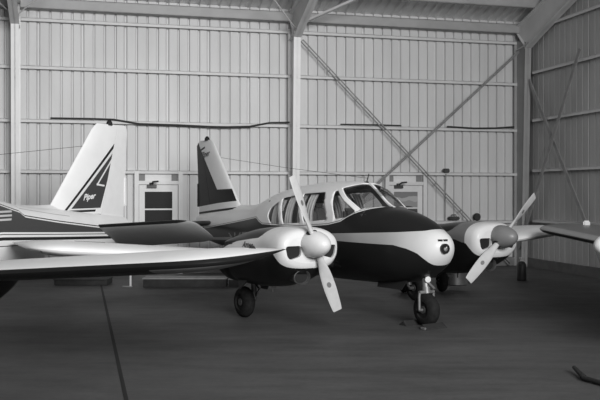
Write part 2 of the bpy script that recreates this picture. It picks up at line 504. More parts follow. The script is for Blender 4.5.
        me = na.data
        for s2 in (-1, 1):
            yy = cy + s2 * .29
            pp = roundpoly([(yy - .122, 1.187), (yy + .122, 1.187), (yy + .122 - .03 * (s2 > 0), 1.053), (yy + .05 * s2, 1.008), (yy - .122 + .03 * (s2 < 0), 1.053)], .05)
            liner = rings([[(1.455, a, b) for a, b in pp], [(1.775, a, b) for a, b in pp]], True, True)
            obj('air_intake', liner, M_black, na)
        # exhaust below the chin
        ex = lathe([(-.25, .07), (0, .095), (.012, .102), (.02, .095), (.0, .082), (-.12, .075), (-.125, 0)], (1, -.0, -.05), (1.72, cy - .10 * 1, .755), 28)
        ex = ([(x, cy - .10 + (y - cy + .10) * 1.35, z) for x, y, z in ex[0]], ex[1])
        obj('exhaust_scoop', ex, M_exh, na)
        obj('exhaust_interior', ([(1.69, cy - .10 + .115 * math.cos(a * PI / 10),   .755 + .082 * math.sin(a * PI / 10)) for a in range(20)], [tuple(range(20))]), M_black, na)
        obj('drain_pipe', tube([(1.05, cy - .15, .60), (1.05, cy - .15, .50)], .012, 8), M_dkmet, na)
        if P.get('script'):
            v, f = text_mesh(P['script'], .13, .5, .002); w = max(a for a, b in v)
            for s2 in (-1, 1):
                V = []
                for a, b in v:
                    u = a - w / 2; x = .86 + (u if s2 < 0 else -u); z = 1.125 + b
                    wn = tz(3, x); vv = min(1, (z - 1.15) / (tz(1, x) - 1.15))
                    V.append((x, cy + s2 * (wn * (1 - max(vv, 0) ** 2.5) ** .4 + .008), z))
                obj('script_lettering', (V, f), M_script, na, False)
        # ---- propeller
        pr_ = obj('spinner', lathe([(-.02, .17), (.0, .180), (.05, .184), (.12, .178), (.20, .156), (.28, .115), (.33, .074), (.352, .038), (.36, 0)], (1, 0, 0), (1.825, cy, 1.21), 40), P['spinner'] if sd < 0 else P.get('spinner_port', P['spinner']), None)
        prop = empty('propeller'); prop.parent = root; pr_.parent = prop
        ang = P['prop'][0 if sd < 0 else 1]
        for k in (0, 1):
            A = ang + PI * k
            rd = Vector((0, math.sin(A), math.cos(A))); tg = Vector((0, math.cos(A), -math.sin(A))); fw = Vector((1, 0, 0))
            rs = []
            for i in range(25):
                r = .13 + .86 * i / 24
                ch = interp([(.13, .08), (.25, .10), (.45, .158), (.65, .172), (.85, .155), (.97, .135), (.99, .125)], r)
                th = interp([(.13, .075), (.25, .06), (.45, .03), (.99, .010)], r)
                be = interp([(.13, .95), (.3, .75), (.6, .46), (.99, .26)], r)
                cd = tg * math.cos(be) * -1 + fw * -math.sin(be) * -1
                nn = rd.cross(cd).normalized()
                o = Vector((1.90, cy, 1.21)) + rd * r
                ring = []
                for j in range(16):
                    a = 2 * PI * j / 16
                    ring.append(o + cd * (ch / 2 * math.cos(a)) + nn * (th / 2 * math.sin(a)))
                rs.append(ring)
            b = obj('propeller_blade', rings(rs), P['blade'], prop)
            obj('blade_socket', lathe([(0, .075), (.005, .075), (.008, .0)], rd + fw * .18, Vector((1.905, cy, 1.21)) + rd * .172, 20), M_black, prop)
            o = Vector((1.90, cy, 1.21)) + rd * .60
            be = .46; cd = tg * -math.cos(be) + fw * math.sin(be); nn = rd.cross(cd).normalized()
            if nn.x < 0: nn = -nn
            obj('blade_decal', ([o + nn * .0135 + cd * .03 * math.cos(t * PI / 8) + rd * .04 * math.sin(t * PI / 8) for t in range(16)], [tuple(range(16))]), M_decal, b, False)
        # ---- main gear
        cy = 1.74 * sd
        g = obj('main_landing_gear', join(tube([(-.02, cy - sd * .17, .70), (-.0, cy - sd * .17, .30)], .045, 12), tube([(0, cy - sd * .19, .30), (0, cy - sd * .17, .235), (0, cy, .235)], .032, 10), tube([(.0, cy - sd * .17, .52), (.16, cy - sd * .17, .44), (.03, cy - sd * .17, .32)], .018, 8)), M_strut, root)
        air_wheel('w', g, (0, cy, .235), .238, .19, .115)
        obj('gear_door', rings([[(.46, cy + s * .01 - sd * .22, .60), (.05, cy + s * .01 - sd * .22, .60), (.14, cy + s * .01 - sd * .22, .44), (.30, cy + s * .01 - sd * .22, .44)] for s in (-1, 1)]), P['door'], g, False)
        obj('gear_door', rings([[(.52, cy + s * .01 + sd * .24, .62), (.22, cy + s * .01 + sd * .24, .60), (.30, cy + s * .01 + sd * .25, .47)] for s in (-1, 1)]), P['door'], g, False)
    # ---- nose gear
    g = obj('nose_landing_gear', join(tube([(2.14, 0, .80), (2.18, 0, .50)], .05, 14), tube([(2.18, 0, .56), (2.19, 0, .47)], .062, 14),
        tube([(2.19, -.13, .48), (2.185, -.135, .42), (2.19, -.135, .235)], .02, 10), tube([(2.19, .13, .48), (2.185, .135, .42), (2.19, .135, .235)], .02, 10),
        tube([(2.19, -.135, .485), (2.19, .135, .485)], .026, 10), tube([(2.19, -.135, .235), (2.19, .135, .235)], .022, 10)), M_strut2, root)
    obj('torque_link', tube([(2.21, 0, .64), (2.33, .02, .55), (2.21, .04, .48)], .016, 8), M_alu, g)
    obj('taxi_light', lathe([(-.06, .025), (0, .047), (.01, .043), (.015, 0)], (1, -.3, 0), (2.24, -.02, .67), 18), M_chrome, g)
    air_wheel('w', g, (2.19, 0, .235), .238, .19, .115)
    obj('gear_door', rings([[(2.0, s * .008 - .2, .64), (1.35, s * .008 - .2, .58), (1.35, s * .008 - .22, .50), (1.9, s * .008 - .22, .50)] for s in (-1, 1)]), P['door'], root, False)
    return root

M_exh = flat('exhaust_steel', .10, .4, .5, .3, 12)
M_strut = flat('strut_paint', .12, .5, .4, .2)
M_strut2 = flat('strut_grey_metal', .26, .4, .5, .2)
M_chrome = flat('polished_lamp', .95, .15, .3)
M_decal = flat('blade_decal_paint', .16, .5)

# ------------------------------------------------------------------ paint schemes
DK, WH = .012, .74
def p_fus_A(x, y, z):
    belt = curve(x, [(-5.1,1.10),(-3.9,1.22),(-1.80,1.455),(-1.74,1.45),(-1.62,1.40),(-1.46,1.355),(-.13,1.355),(.65,1.41),(.95,1.465),(1.20,1.60),(1.35,1.665),(1.43,1.69),(1.46,3.0)])
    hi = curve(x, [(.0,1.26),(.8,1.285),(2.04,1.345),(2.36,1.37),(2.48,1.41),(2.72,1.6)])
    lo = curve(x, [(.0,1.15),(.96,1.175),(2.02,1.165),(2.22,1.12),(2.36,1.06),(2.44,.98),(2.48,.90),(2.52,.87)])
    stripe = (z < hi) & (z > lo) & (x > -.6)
    tail = (z < curve(x, [(-4.8,.965),(-2.9,1.06)])) & (z > curve(x, [(-4.8,.915),(-2.9,1.005)])) & (x < -2.93) & (x > -4.75)
    dark = (z < belt) & ((stripe | tail).inv())
    edge = (z > (belt - .012)) & (z < (belt + .004)) & (x < 1.48)
    trim = (z > (belt + .012)) & (z < (belt + .026)) & (x < 1.40) & (x > -4.9)
    v = mix(dark, DK, WH)
    v = mix(stripe, curve(x, [(.0,.30),(1.9,.34),(2.3,.50),(2.5,.68)]), v)  # stripe darker aft: shade on the flank put into its paint value
    v = mix(tail, .3, v)
    return mix(trim, .2, v)
def p_fin_A(x, y, z):
    # concave outline: cut it as two convex pieces
    a = poly(x, z, [(-5.3,3.262),(-4.05,1.97),(-4.05,1.69),(-5.3,1.58)]); b = poly(x, z, [(-4.06,1.97),(-3.50,1.985),(-3.30,1.745),(-4.06,1.69)])
    l1 = line(x, z, (-5.1,1.46), (-2.5,1.66), .045)
    l2 = line(x, z, (-4.66,2.86), (-4.9,2.80), .04)
    return mix(a | b | l1 | l2, .018, .78)
def p_nac_A(x, y, z):
    top = z > curve(x, [(-1,.92),(-.5,.98),(-.1,1.05),(.2,1.13),(.5,1.20),(.9,1.25),(1.12,1.275),(1.22,1.33),(1.30,1.6)])
    bot = z < curve(x, [(-1,.95),(0,1.0),(.6,1.08),(1.2,1.12),(1.57,1.115),(1.66,1.02),(1.72,.93),(1.765,.885),(1.85,.86)])
    dk = line(x, z, (-.9,1.03), (.35,1.16), .02)
    inner = (y > 0) & (x < 1.55)  # inboard side of the port nacelle, greyed to paint in the fuselage's shade
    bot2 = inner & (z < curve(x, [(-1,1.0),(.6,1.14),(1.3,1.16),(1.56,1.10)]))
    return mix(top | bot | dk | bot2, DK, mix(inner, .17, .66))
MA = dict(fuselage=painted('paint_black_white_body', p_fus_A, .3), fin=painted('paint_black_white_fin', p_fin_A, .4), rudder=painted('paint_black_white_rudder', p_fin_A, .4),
    stabm=flat('paint_black_stabilator', .03, .4), wing=painted('paint_white_wing', lambda x, y, z: mix(y.abs() < 1.5, .02, .84), .4), nacelle=painted('paint_black_white_nacelle', p_nac_A, .3),  # inner wing painted near black for the shade beside the body
    spinner=flat('spinner_paint', .66, .4, 0, .05), spinner_port=flat('spinner_shaded_paint', .20, .4, 0, .05), blade=M_blade, door=flat('gear_door_black', .02, .5),  # port spinner: same paint, darkened for the shade on the farther engine
    reg='N4705P', reg_x=(-3.08, -1.30), reg_z=.925, script_fin='Piper', script_dark=True, script='Aztec', stab=math.radians(-4), wing_dz=-.085, span=.90, nav_y=4.96, engine_y=(-1.73, 1.86),
    prop=(math.radians(-22), math.radians(49)))
# left aircraft
def p_fus_B(x, y, z):
    top = curve(x, [(-5,1.16),(-4.51,1.215),(-3.08,1.39),(-2.30,1.505),(-2.29,1.505),(-2.27,1.565),(-1.79,1.70),(-1.2,1.84)])
    bot = curve(x, [(-5,1.17),(-4.44,1.18),(-3.02,1.25),(-1.73,1.32),(2.7,1.3)])
    band = (z < top) & (z > bot) & (x < -1.0)
    band2 = (z < 1.5) & (z > bot) & (x > -1.0) & (x < 2.3)
    edge = (z > (top + .02)) & (z < (top + .036)) & (x > -4.8) & (x < -1)
    e2 = (z > (top + .125)) & (z < (top + .137)) & (x > -3.4) & (x < -1)
    l1 = (z < (bot - .025)) & (z > (bot - .037))
    l2 = (z < (bot - .07)) & (z > (bot - .115))
    l3 = line(x, z, (-4.3,.99), (-3.4,1.075), .04) | line(x, z, (-3.4,1.075), (-2.7,1.10), .03) | line(x, z, (-2.7,1.10), (-1.5,1.13), .012)
    bars = ((z - 1.60).abs() < .014) | ((z - 1.545).abs() < .014) | ((z - 1.49).abs() < .014)
    bars = bars & (x > (-2.05 + (1.6 - z) * .8)) & (x < -1.3)
    low = (z < curve(x, [(-5,.6),(-4.6,1.02),(-3.8,.90),(-2.6,.6)])) & (x < -2.6)
    v = mix(band | band2, .06, .74)
    v = mix(bars, .5, v)
    v = mix(l1 | l2 | l3 | edge, .02, v)
    return mix(e2, .45, v)
def p_fin_B(x, y, z):
    T = [(-3.62,1.57),(-4.86,2.80),(-4.36,1.57)]
    o = poly(x, z, [(-3.38,1.53),(-4.93,2.88),(-4.95,2.83),(-4.72,2.45),(-4.28,1.53)])
    w = poly(x, z, [(-3.48,1.565),(-4.80,2.70),(-4.65,2.38),(-4.30,1.565)])
    g = poly(x, z, [(-3.58,1.59),(-4.73,2.58),(-4.63,2.34),(-4.31,1.59)])
    wl = line(x, z, (-4.22,1.97), (-4.80,2.58), .03) | line(x, z, (-4.21,1.985), (-4.5,1.95), .03)
    s = line(x, z, (-4.42,1.46), (-3.40,1.53), .035) | line(x, z, (-4.42,1.37), (-3.5,1.49), .03) | line(x, z, (-4.42,1.29), (-3.6,1.43), .012)
    v = mix(o, .02, .80); v = mix(w, .72, v); v = mix(g, .055, v); v = mix(wl & o, .72, v)
    return mix(s & (x > -4.5), .02, v)
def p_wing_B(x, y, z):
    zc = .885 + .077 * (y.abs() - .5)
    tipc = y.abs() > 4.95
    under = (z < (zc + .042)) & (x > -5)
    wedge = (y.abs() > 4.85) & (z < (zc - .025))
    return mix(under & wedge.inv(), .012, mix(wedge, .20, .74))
def p_nac_B(x, y, z):
    a = line(x, z, (-.95,1.04), (.6,1.18), .05)
    b = (z < curve(x, [(-1,.9),(1.0,.93),(1.95,.84)]))
    return mix(a | b, .03, .72)
MB_ = dict(fuselage=painted('paint_white_grey_body', p_fus_B, .35), fin=painted('paint_white_grey_fin', p_fin_B, .45), rudder=flat('paint_white_rudder', .80, .45, 0, .03),
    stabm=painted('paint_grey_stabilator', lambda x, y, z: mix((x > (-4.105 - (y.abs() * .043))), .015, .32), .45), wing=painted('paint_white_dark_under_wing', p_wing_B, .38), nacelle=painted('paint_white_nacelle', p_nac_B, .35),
    spinner=flat('spinner_white', .6, .4), blade=M_blade, door=flat('gear_door_grey', .1, .5), stab=math.radians(-26), stab_dihedral=.085, stab_z=1.225, fin_clip=.35, fin_top=.12, span=.985, nav_x=-.27, nav_y=5.36, nav_z=1.335,
    fin_emblem=True, prop=(math.radians(20), math.radians(70)))
# right aircraft
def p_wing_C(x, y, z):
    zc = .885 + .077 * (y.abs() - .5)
    le = (x > .60) & (z > (zc + .01)) & (z < (zc + .09))  # highlight along the leading edge, painted as a lighter strip
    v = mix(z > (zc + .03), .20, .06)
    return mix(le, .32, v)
MC = dict(fuselage=flat('paint_dark_grey_body', .05, .35), fin=flat('paint_dark_grey_fin', .05, .35), rudder=flat('paint_dark_grey_rudder', .05, .35),
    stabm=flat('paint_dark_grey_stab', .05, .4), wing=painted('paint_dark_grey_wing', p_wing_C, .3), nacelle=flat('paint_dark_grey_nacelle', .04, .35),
    spinner=flat('spinner_bright_white', .80, .4), blade=flat('blade_black', .02, .5, 0, .3, 30), door=flat('gear_door_dark', .02, .5), stab=0.0,
    prop=(math.radians(4), math.radians(60)))

def place(X, Z, yaw_deg): return (X, Z, 0), math.radians(yaw_deg - 90)

loc, rz = place(.60, 13.93, 33.5)
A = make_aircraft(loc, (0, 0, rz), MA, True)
tag(A, 'black and white airplane with curtained cabin windows and nose pointing right, centre of hangar', 'airplane', 'parked twin engine airplanes')
yaw = -27.03
B = make_aircraft((-5.356, 10.446, .018), (0, 0, math.radians(yaw - 90)), MB_, False)
B.rotation_euler = (0, .0102, math.radians(yaw - 90))
tag(B, 'white airplane with dark triangle on its tail fin, long wing across left foreground', 'airplane', 'parked twin engine airplanes')
def plane_from_engine(EX, EZ, phi, hx=1.93, hy=-1.73):
    t = math.radians(-phi); f = (math.sin(t), -math.cos(t)); l = (math.cos(t), math.sin(t))
    return EX - hx * f[0] - hy * l[0], EZ - hx * f[1] - hy * l[1]
CX, CZ = plane_from_engine(4.10, 11.15, 73)
loc, rz = place(CX, CZ, -73)
C_ = make_aircraft(loc, (0, 0, rz), MC, False)
tag(C_, 'dark grey airplane cut off by the right edge, only wing and white spinner showing', 'airplane', 'parked twin engine airplanes')
# upright white marker on the dark wing near its tip
wl = Vector((-.05, -5.02, 1.32))
obj('wing_tip_marker', rbox(wl.x, wl.y, wl.z, .14, .05, .19, .02), M_white, C_)

# ------------------------------------------------------------------ hangar
W0 = Vector((0, 20.87)); WU = Vector((.968, .2504)); WN = Vector((.2504, -.968))
def wp(u, t, z):
    p = W0 + WU * u + WN * t; return (p.x, p.y, z)
UC = 6.06; UL = -13.2; TB = .31; EAVE = 6.36

def wall_mat(name, v, streak=.12):
    m, nt, b = new_mat(name); b.inputs['Roughness'].default_value = .55
    tc = nt.nodes.new('ShaderNodeTexCoord'); mp = nt.nodes.new('ShaderNodeMapping'); nz = nt.nodes.new('ShaderNodeTexNoise')
    mp.inputs['Scale'].default_value = (1.2, 1.2, .25); nz.inputs['Scale'].default_value = 1.6; nz.inputs['Detail'].default_value = 5
    nt.links.new(tc.outputs['Object'], mp.inputs[0]); nt.links.new(mp.outputs[0], nz.inputs['Vector'])
    cr = nt.nodes.new('ShaderNodeValToRGB'); cr.color_ramp.elements[0].position = .3; cr.color_ramp.elements[1].position = .72
    cr.color_ramp.elements[0].color = grey(v * (1 - streak)); cr.color_ramp.elements[1].color = grey(v * (1 + streak))
    nt.links.new(nz.outputs['Fac'], cr.inputs['Fac']); nt.links.new(cr.outputs['Color'], b.inputs['Base Color'])
    return m
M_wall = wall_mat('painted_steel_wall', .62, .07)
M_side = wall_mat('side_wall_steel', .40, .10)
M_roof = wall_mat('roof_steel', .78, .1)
M_frame = flat('frame_steel', .60, .5, 0, .08, 2)
M_col = flat('column_steel', .80, .5, 0, .05, 2)
M_dkcol = flat('corner_column_steel', .34, .5, 0, .08, 2)  # darker than the other columns: the corner's shade put into the colour
M_purlin = flat('purlin_steel', .36, .5, 0, .08, 3)  # darker than the frame steel: under-lit faces put into the colour
M_girt = flat('girt_steel', .62, .5, 0, .06, 3)

def rib_profile(a, b, pitch=.244, w=.058, d=.055):
    """(u, depth) pairs: flat pans with narrow grooves going away from the room"""
    out = []; u = a; i = 0
    while u < b:
        g = w * (1.0 if i % 4 else 1.5)
        out += [(u, 0), (u + pitch - g, 0), (u + pitch - g * .7, -d), (u + pitch - g * .3, -d)]
        u += pitch; i += 1
    out.append((u, 0)); return out

def ribbed(fn, prof, v0, v1):
    V, Fs = [], []
    for u, d in prof: V += [fn(u, d, v0), fn(u, d, v1)]
    for i in range(len(prof) - 1): Fs.append((2 * i, 2 * i + 1, 2 * i + 3, 2 * i + 2))
    return V, Fs
struct('wall_back', ribbed(lambda u, d, z: wp(u, d, z), rib_profile(UL, UC + .1), 0, EAVE + .05), M_wall)
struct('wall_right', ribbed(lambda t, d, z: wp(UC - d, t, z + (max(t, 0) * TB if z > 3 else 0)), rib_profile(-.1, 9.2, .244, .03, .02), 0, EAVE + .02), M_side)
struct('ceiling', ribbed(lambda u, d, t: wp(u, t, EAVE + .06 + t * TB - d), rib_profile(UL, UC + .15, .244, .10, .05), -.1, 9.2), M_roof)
# plinths under the walls
struct('baseboard_back', join((lambda d: d)(rings([[wp(UL, -.05, 0), wp(UL, .10, 0), wp(UL, .10, .22), wp(UL, -.05, .22)], [wp(UC, -.05, 0), wp(UC, .10, 0), wp(UC, .10, .22), wp(UC, -.05, .22)]]))), flat('plinth_concrete', .20, .8, 0, .2, 3))
struct('baseboard_right', rings([[wp(UC + .03, 0, 0), wp(UC - .10, 0, 0), wp(UC - .10, 0, .22), wp(UC + .03, 0, .22)], [wp(UC + .03, 9.2, 0), wp(UC - .10, 9.2, 0), wp(UC - .10, 9.2, .22), wp(UC + .03, 9.2, .22)]]), flat('plinth_concrete_dark', .12, .8, 0, .2, 3))

ntrim = [0]
def trim(data, mat, smooth=False):
    ntrim[0] += 1; return struct('trim_%d' % ntrim[0], data, mat, None, smooth)
def wbar(u0, t0, z0, u1, t1, z1, dt, dz):
    """box section running from one wall point to another"""
    r = lambda u, t, z: [wp(u, t, z - dz / 2), wp(u, t + dt, z - dz / 2), wp(u, t + dt, z + dz / 2), wp(u, t, z + dz / 2)]
    return rings([r(u0, t0, z0), r(u1, t1, z1)])

def isect(pts, flange, th=.02, along='u'):
    """pts: list of (t0, z0, t1, z1) : outer edge and inner edge of the web in the frame plane; I section"""
    def mk(u):
        parts = []
        web = rings([[wp(u - th / 2, a, b), wp(u + th / 2, a, b), wp(u + th / 2, c, d), wp(u - th / 2, c, d)] for a, b, c, d in pts])
        parts.append(web)
        for k in (0, 1):
            rs = []
            for q in pts:
                o = Vector((q[2] - q[0], q[3] - q[1])).normalized() * th
                a, b = (q[0], q[1]) if k == 0 else (q[2], q[3])
                c, d = (a + o.x, b + o.y) if k == 0 else (a - o.x, b - o.y)
                rs.append([wp(u - flange / 2, a, b), wp(u + flange / 2, a, b), wp(u + flange / 2, c, d), wp(u - flange / 2, c, d)])
            parts.append(rings(rs))
        return join(*parts)
    return mk
column = isect([(.10, 0, .48, 0), (.10, 5.4, .68, 5.62), (.10, 5.9, .72, 5.75)], .17)
rz_ = lambda t: EAVE - .18 + t * TB
raft = isect([(.02, 6.2, .66, 5.6), (.16, rz_(.16), .80, 5.66), (1.0, rz_(1.0), 1.32, rz_(1.0) - .62), (2.6, rz_(2.6), 2.85, rz_(2.6) - .55), (5, rz_(5), 5.2, rz_(5) - .5), (9, rz_(9), 9.15, rz_(9) - .45)], .19)
COLS = [-13.0, -6.63, -.24, 5.86]
for u in COLS[1:]:
    trim(column(u), M_col if u < 5 else M_dkcol); trim(raft(u), M_frame)
    trim(join(bar(wp(u, .12, 5.62), wp(u, .70, 5.70), .15, .02), bar(wp(u, .16, 6.1), wp(u, .66, 5.62), .15, .02)), M_frame)
def cgirt(u0, u1, z, t=.0):
    return join(wbar(u0, t, z, u1, t, z, .13, .018), wbar(u0, t + .115, z - .03, u1, t + .115, z - .03, .015, .075), wbar(u0, t + .0, z - .03, u1, t + .0, z - .03, .015, .075))
GZ = [1.18, 2.42, 3.57, 4.78, 5.86]
spans = [(-13.0, -6.72), (-6.54, -.24), (-.06, 5.85)]
for (u0, u1) in spans:
    for z in GZ:
        if z < 2:   # broken by the doors
            segs = {spans[0]: [(u0, u1)], spans[1]: [(u0, -4.0), (-2.92, u1)], spans[2]: [(u0, 2.2), (3.3, u1)]}[(u0, u1)]
        else: segs = [(u0, u1)]
        for a, b in segs: trim(cgirt(a, b, z), M_girt)
    trim(join(wbar(u0, .02, 6.29, u1, .02, 6.29, .22, .02), wbar(u0, .22, 6.18, u1, .22, 6.18, .02, .24), wbar(u0, .02, 6.07, u1, .02, 6.07, .22, .02)), M_purlin)   # eave strut
    for t in (1.15, 2.5, 3.9, 5.3, 6.7, 8.1):
        z = EAVE + .03 + t * TB
        trim(join(wbar(u0 - .05, t, z - .11, u1 + .05, t, z - .11, .02, .21), wbar(u0 - .05, t - .05, z - .21, u1 + .05, t - .05, z - .21, .07, .02)), M_purlin)
# girts and braces of the side wall
def sbar(t0, z0, t1, z1, w, th, off=.0):
    r = lambda t, z: [wp(UC - off, t, z - w / 2), wp(UC - off - th, t, z - w / 2), wp(UC - off - th, t, z + w / 2), wp(UC - off, t, z + w / 2)]
    return rings([r(t0, z0), r(t1, z1)])
M_sgirt = flat('side_girt_steel', .62, .5, 0, .06, 3)
for z in (1.22, 2.5, 3.78, 5.0, 6.1):
    trim(join(sbar(.74, z, 9, z, .018, .12, .0), sbar(.74, z - .03, 9, z - .03, .07, .015, .105)), M_sgirt)
M_brace = flat('brace_steel', .26, .6, 0, .2, 4)
def brace_w(a, b, t, wd=.033):
    u = Vector((b[0] - a[0], b[1] - a[1])).normalized(); n = Vector((-u[1], u[0])) * wd
    parts = []
    for s in (-1, 1):
        parts.append(bar(wp(a[0] + s * n[0], t, a[1] + s * n[1]), wp(b[0] + s * n[0], t, b[1] + s * n[1]), .03, .022))
    k = int((Vector(b) - Vector(a)).length / .9)
    for i in range(k + 1):
        q = Vector(a).lerp(Vector(b), i / k); parts.append(bar(wp(q.x - n[0], t, q.y - n[1]), wp(q.x + n[0], t, q.y + n[1]), .06, .012))
    return join(*parts)
trim(brace_w((0.0, 5.62), (5.6, .05), .20), M_brace)
trim(brace_w((5.85, 5.60), (-.05, .38), .26, .020), M_brace)
for a, b, off in (((.66, 4.80), (3.9, .2), .16), ((3.05, 5.2), (.25, .45), .22)):
    u = Vector((b[0] - a[0], b[1] - a[1])).normalized(); n = Vector((-u[1], u[0])) * .05
    r = lambda q: [wp(UC - off, q[0] + n[0], q[1] + n[1]), wp(UC - off, q[0] - n[0], q[1] - n[1]), wp(UC - off - .02, q[0] - n[0], q[1] - n[1]), wp(UC - off - .02, q[0] + n[0], q[1] + n[1])]
    trim(rings([r(a), r(b)]), M_brace)
# roof bracing: flat member in the right bay, rods in the others
trim(bar(wp(-.05, .75, 5.98), wp(3.6, 4.2, 7.45), .10, .05), M_frame)
trim(tube([wp(-.2, .6, 5.75), wp(-2.6, 3.6, 7.2)], .016, 6), M_girt)
trim(tube([wp(-6.6, .6, 5.8), wp(-4.4, 3.4, 7.2)], .016, 6), M_girt)
trim(tube([wp(-6.66, .6, 5.8), wp(-8.6, 3.4, 7.2)], .016, 6), M_girt)

# ------------------------------------------------------------------ doors
M_door = flat('door_paint', .66, .45, 0, .05, 3)
M_dglass = flat('door_glass_dark', .012, .45); M_dglass.node_tree.nodes['Principled BSDF'].inputs['Specular IOR Level'].default_value = .12
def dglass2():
    m, nt, b = new_mat('door_glass_painted_reflection'); b.inputs['Roughness'].default_value = .15
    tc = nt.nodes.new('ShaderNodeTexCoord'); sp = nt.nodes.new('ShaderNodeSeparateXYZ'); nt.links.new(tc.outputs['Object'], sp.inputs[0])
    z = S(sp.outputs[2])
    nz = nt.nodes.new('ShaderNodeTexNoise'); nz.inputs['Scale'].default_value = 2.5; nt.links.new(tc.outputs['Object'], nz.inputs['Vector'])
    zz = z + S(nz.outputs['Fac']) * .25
    v = mix(zz > 1.92, .22, mix(zz > 1.80, .42, mix(zz > 1.66, .30, .08)))  # reflection painted into the base colour as bands by height
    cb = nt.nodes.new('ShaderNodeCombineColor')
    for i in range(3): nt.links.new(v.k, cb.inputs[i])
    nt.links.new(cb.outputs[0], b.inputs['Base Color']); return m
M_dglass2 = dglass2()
for k, (uc, gm) in enumerate(((-3.46, M_dglass), (2.74, M_dglass2))):
    T = lambda u, t, z: wp(uc + u, t, z)
    def pbox(u0, u1, t0, t1, z0, z1):
        return rings([[T(u0, t0, z0), T(u1, t0, z0), T(u1, t1, z0), T(u0, t1, z0)], [T(u0, t0, z1), T(u1, t0, z1), T(u1, t1, z1), T(u0, t1, z1)]])
    fr = struct('door_%d' % (k + 1), join(pbox(-.56, -.46, .0, .16, 0, 2.40), pbox(.46, .56, .0, .16, 0, 2.40), pbox(-.46, .46, .0, .14, 2.10, 2.18), pbox(-.46, .46, .0, .03, 2.18, 2.38)), M_door)
    lf = obj('door_leaf', join(pbox(-.45, -.32, .06, .11, .02, 2.09), pbox(.32, .45, .06, .11, .02, 2.09), pbox(-.32, .32, .06, .11, 1.93, 2.09), pbox(-.32, .32, .06, .11, .02, .95), pbox(-.32, .32, .07, .105, 1.50, 1.535)), M_door, fr, False)
    obj('glass_pane', pbox(-.33, .33, .075, .09, .94, 1.94), gm, lf, False)
    du = -.17 if k == 0 else -.22
    obj('door_closer', join(pbox(du - .10, du + .12, .11, .19, 2.02, 2.09), tube([T(du, .17, 2.10), T(du + .02, .34, 2.16), T(du + .14, .40, 2.17)], .02, 8), lathe([(0, .05), (.06, .05)], (0, 0, 1), T(du, .17, 2.08), 14)), M_dkmet, lf)
    obj('door_handle', join(lathe([(0, .03), (.05, .03), (.07, .0)], tuple(Vector((WN.x, WN.y, 0))), T(.39, .11, 1.0), 14)), M_dkmet, lf)
    for s in (-1, 1):
        obj('transom_block', pbox(s * .38 - .07, s * .38 + .07, .03, .05, 2.19, 2.34), flat('transom_grey', .2, .6), fr, False)

# ------------------------------------------------------------------ cables, boxes on the back wall
def cable(pts, r, label, name='electric_cable'):
    out = []
    for i in range(len(pts) - 1):
        for j in range(6):
            t = j / 6; a, b = Vector(pts[i]), Vector(pts[i + 1]); q = a.lerp(b, t); out.append(q)
    out.append(Vector(pts[-1]))
    tag(obj(name, tube(out, r, 8), M_cable), label, 'cable'); return
M_cable = flat('cable_rubber', .03, .7)
cable([wp(-5.9, .15, 3.60), wp(-5.0, .15, 3.605), wp(-4.5, .15, 3.60), wp(-3.9, .16, 3.51), wp(-3.0, .16, 3.50), wp(-2.0, .16, 3.47), wp(-1.3, .16, 3.50), wp(-.8, .15, 3.60), wp(-.3, .15, 3.62)], .022, 'dark cable sagging along the wall rail above the two tail fins')
cable([wp(1.0, .15, 3.60), wp(2.0, .15, 3.605), wp(2.6, .15, 3.60)], .018, 'short dark cable lying on the wall rail above the cabin roof')
cable([wp(3.85, .15, 3.60), wp(4.6, .16, 3.57), wp(5.2, .16, 3.585), wp(5.75, .15, 3.63)], .022, 'dark cable on the wall rail next to the right corner column')
bx = empty('junction_box', wp(3.82, .16, 2.47), (0, 0, math.atan2(WU.y, WU.x)))
tag(bx, 'small dark junction box with conduit on the wall rail right of the far door', 'electrical box')
obj('box_body', rbox(0, 0, 0, .17, .10, .11, .02), M_dkmet, bx)
obj('conduit', tube([(0, 0, -.08), (0, .04, -.6), (0, .06, -1.9)], .012, 8), M_brace, bx)
tag(obj('tool_case', rbox(*[0, 0, 0], .30, .12, .09, .02), M_dkmet), 'small dark case on the low wall rail just above the nose', 'case')
tc = bpy.data.objects[-1] if False else [o for o in COL.objects if o.name.startswith('tool_case')][-1]
tc.location = wp(4.05, .12, 1.25); tc.rotation_euler = (0, 0, math.atan2(WU.y, WU.x))
obj('case_handle', tube([(-.07, 0, .05), (-.06, 0, .09), (.06, 0, .09), (.07, 0, .05)], .012, 8), M_dkmet, tc)
cl = obj('cable_coil', lathe([(-.05, .04), (-.05, .08), (-.02, .10), (.02, .10), (.05, .08), (.05, .04)], (WN.x, WN.y, 0), wp(4.7, .12, 1.28), 24), M_cable)
tag(cl, 'dark round cable coil hung on the wall rail above the farther engine', 'cable coil')

# ------------------------------------------------------------------ floor
def floor_mat():
    m, nt, b = new_mat('oil_stained_concrete')
    tc = nt.nodes.new('ShaderNodeTexCoord')
    def noise(scale, sx, sy, det=6, rot=.25):
        mp = nt.nodes.new('ShaderNodeMapping'); mp.inputs['Scale'].default_value = (sx, sy, 1); mp.inputs['Rotation'].default_value = (0, 0, rot)
        n = nt.nodes.new('ShaderNodeTexNoise'); n.inputs['Scale'].default_value = scale; n.inputs['Detail'].default_value = det; n.inputs['Roughness'].default_value = .62
        nt.links.new(tc.outputs['Object'], mp.inputs[0]); nt.links.new(mp.outputs[0], n.inputs['Vector']); return S(n.outputs['Fac'])
    v = .078 * (-.25 + 1.0 * noise(.45, .6, 1.8) + .95 * noise(2.6, .45, 1.9) + .55 * noise(16, .8, 1.4))
    cb = nt.nodes.new('ShaderNodeCombineColor')
    for i in range(3): nt.links.new(v.k, cb.inputs[i])
    nt.links.new(cb.outputs[0], b.inputs['Base Color'])
    r = .45 + .3 * noise(1.5, 1, 1)
    nt.links.new(r.k, b.inputs['Roughness']); b.inputs['Specular IOR Level'].default_value = .3
    return m
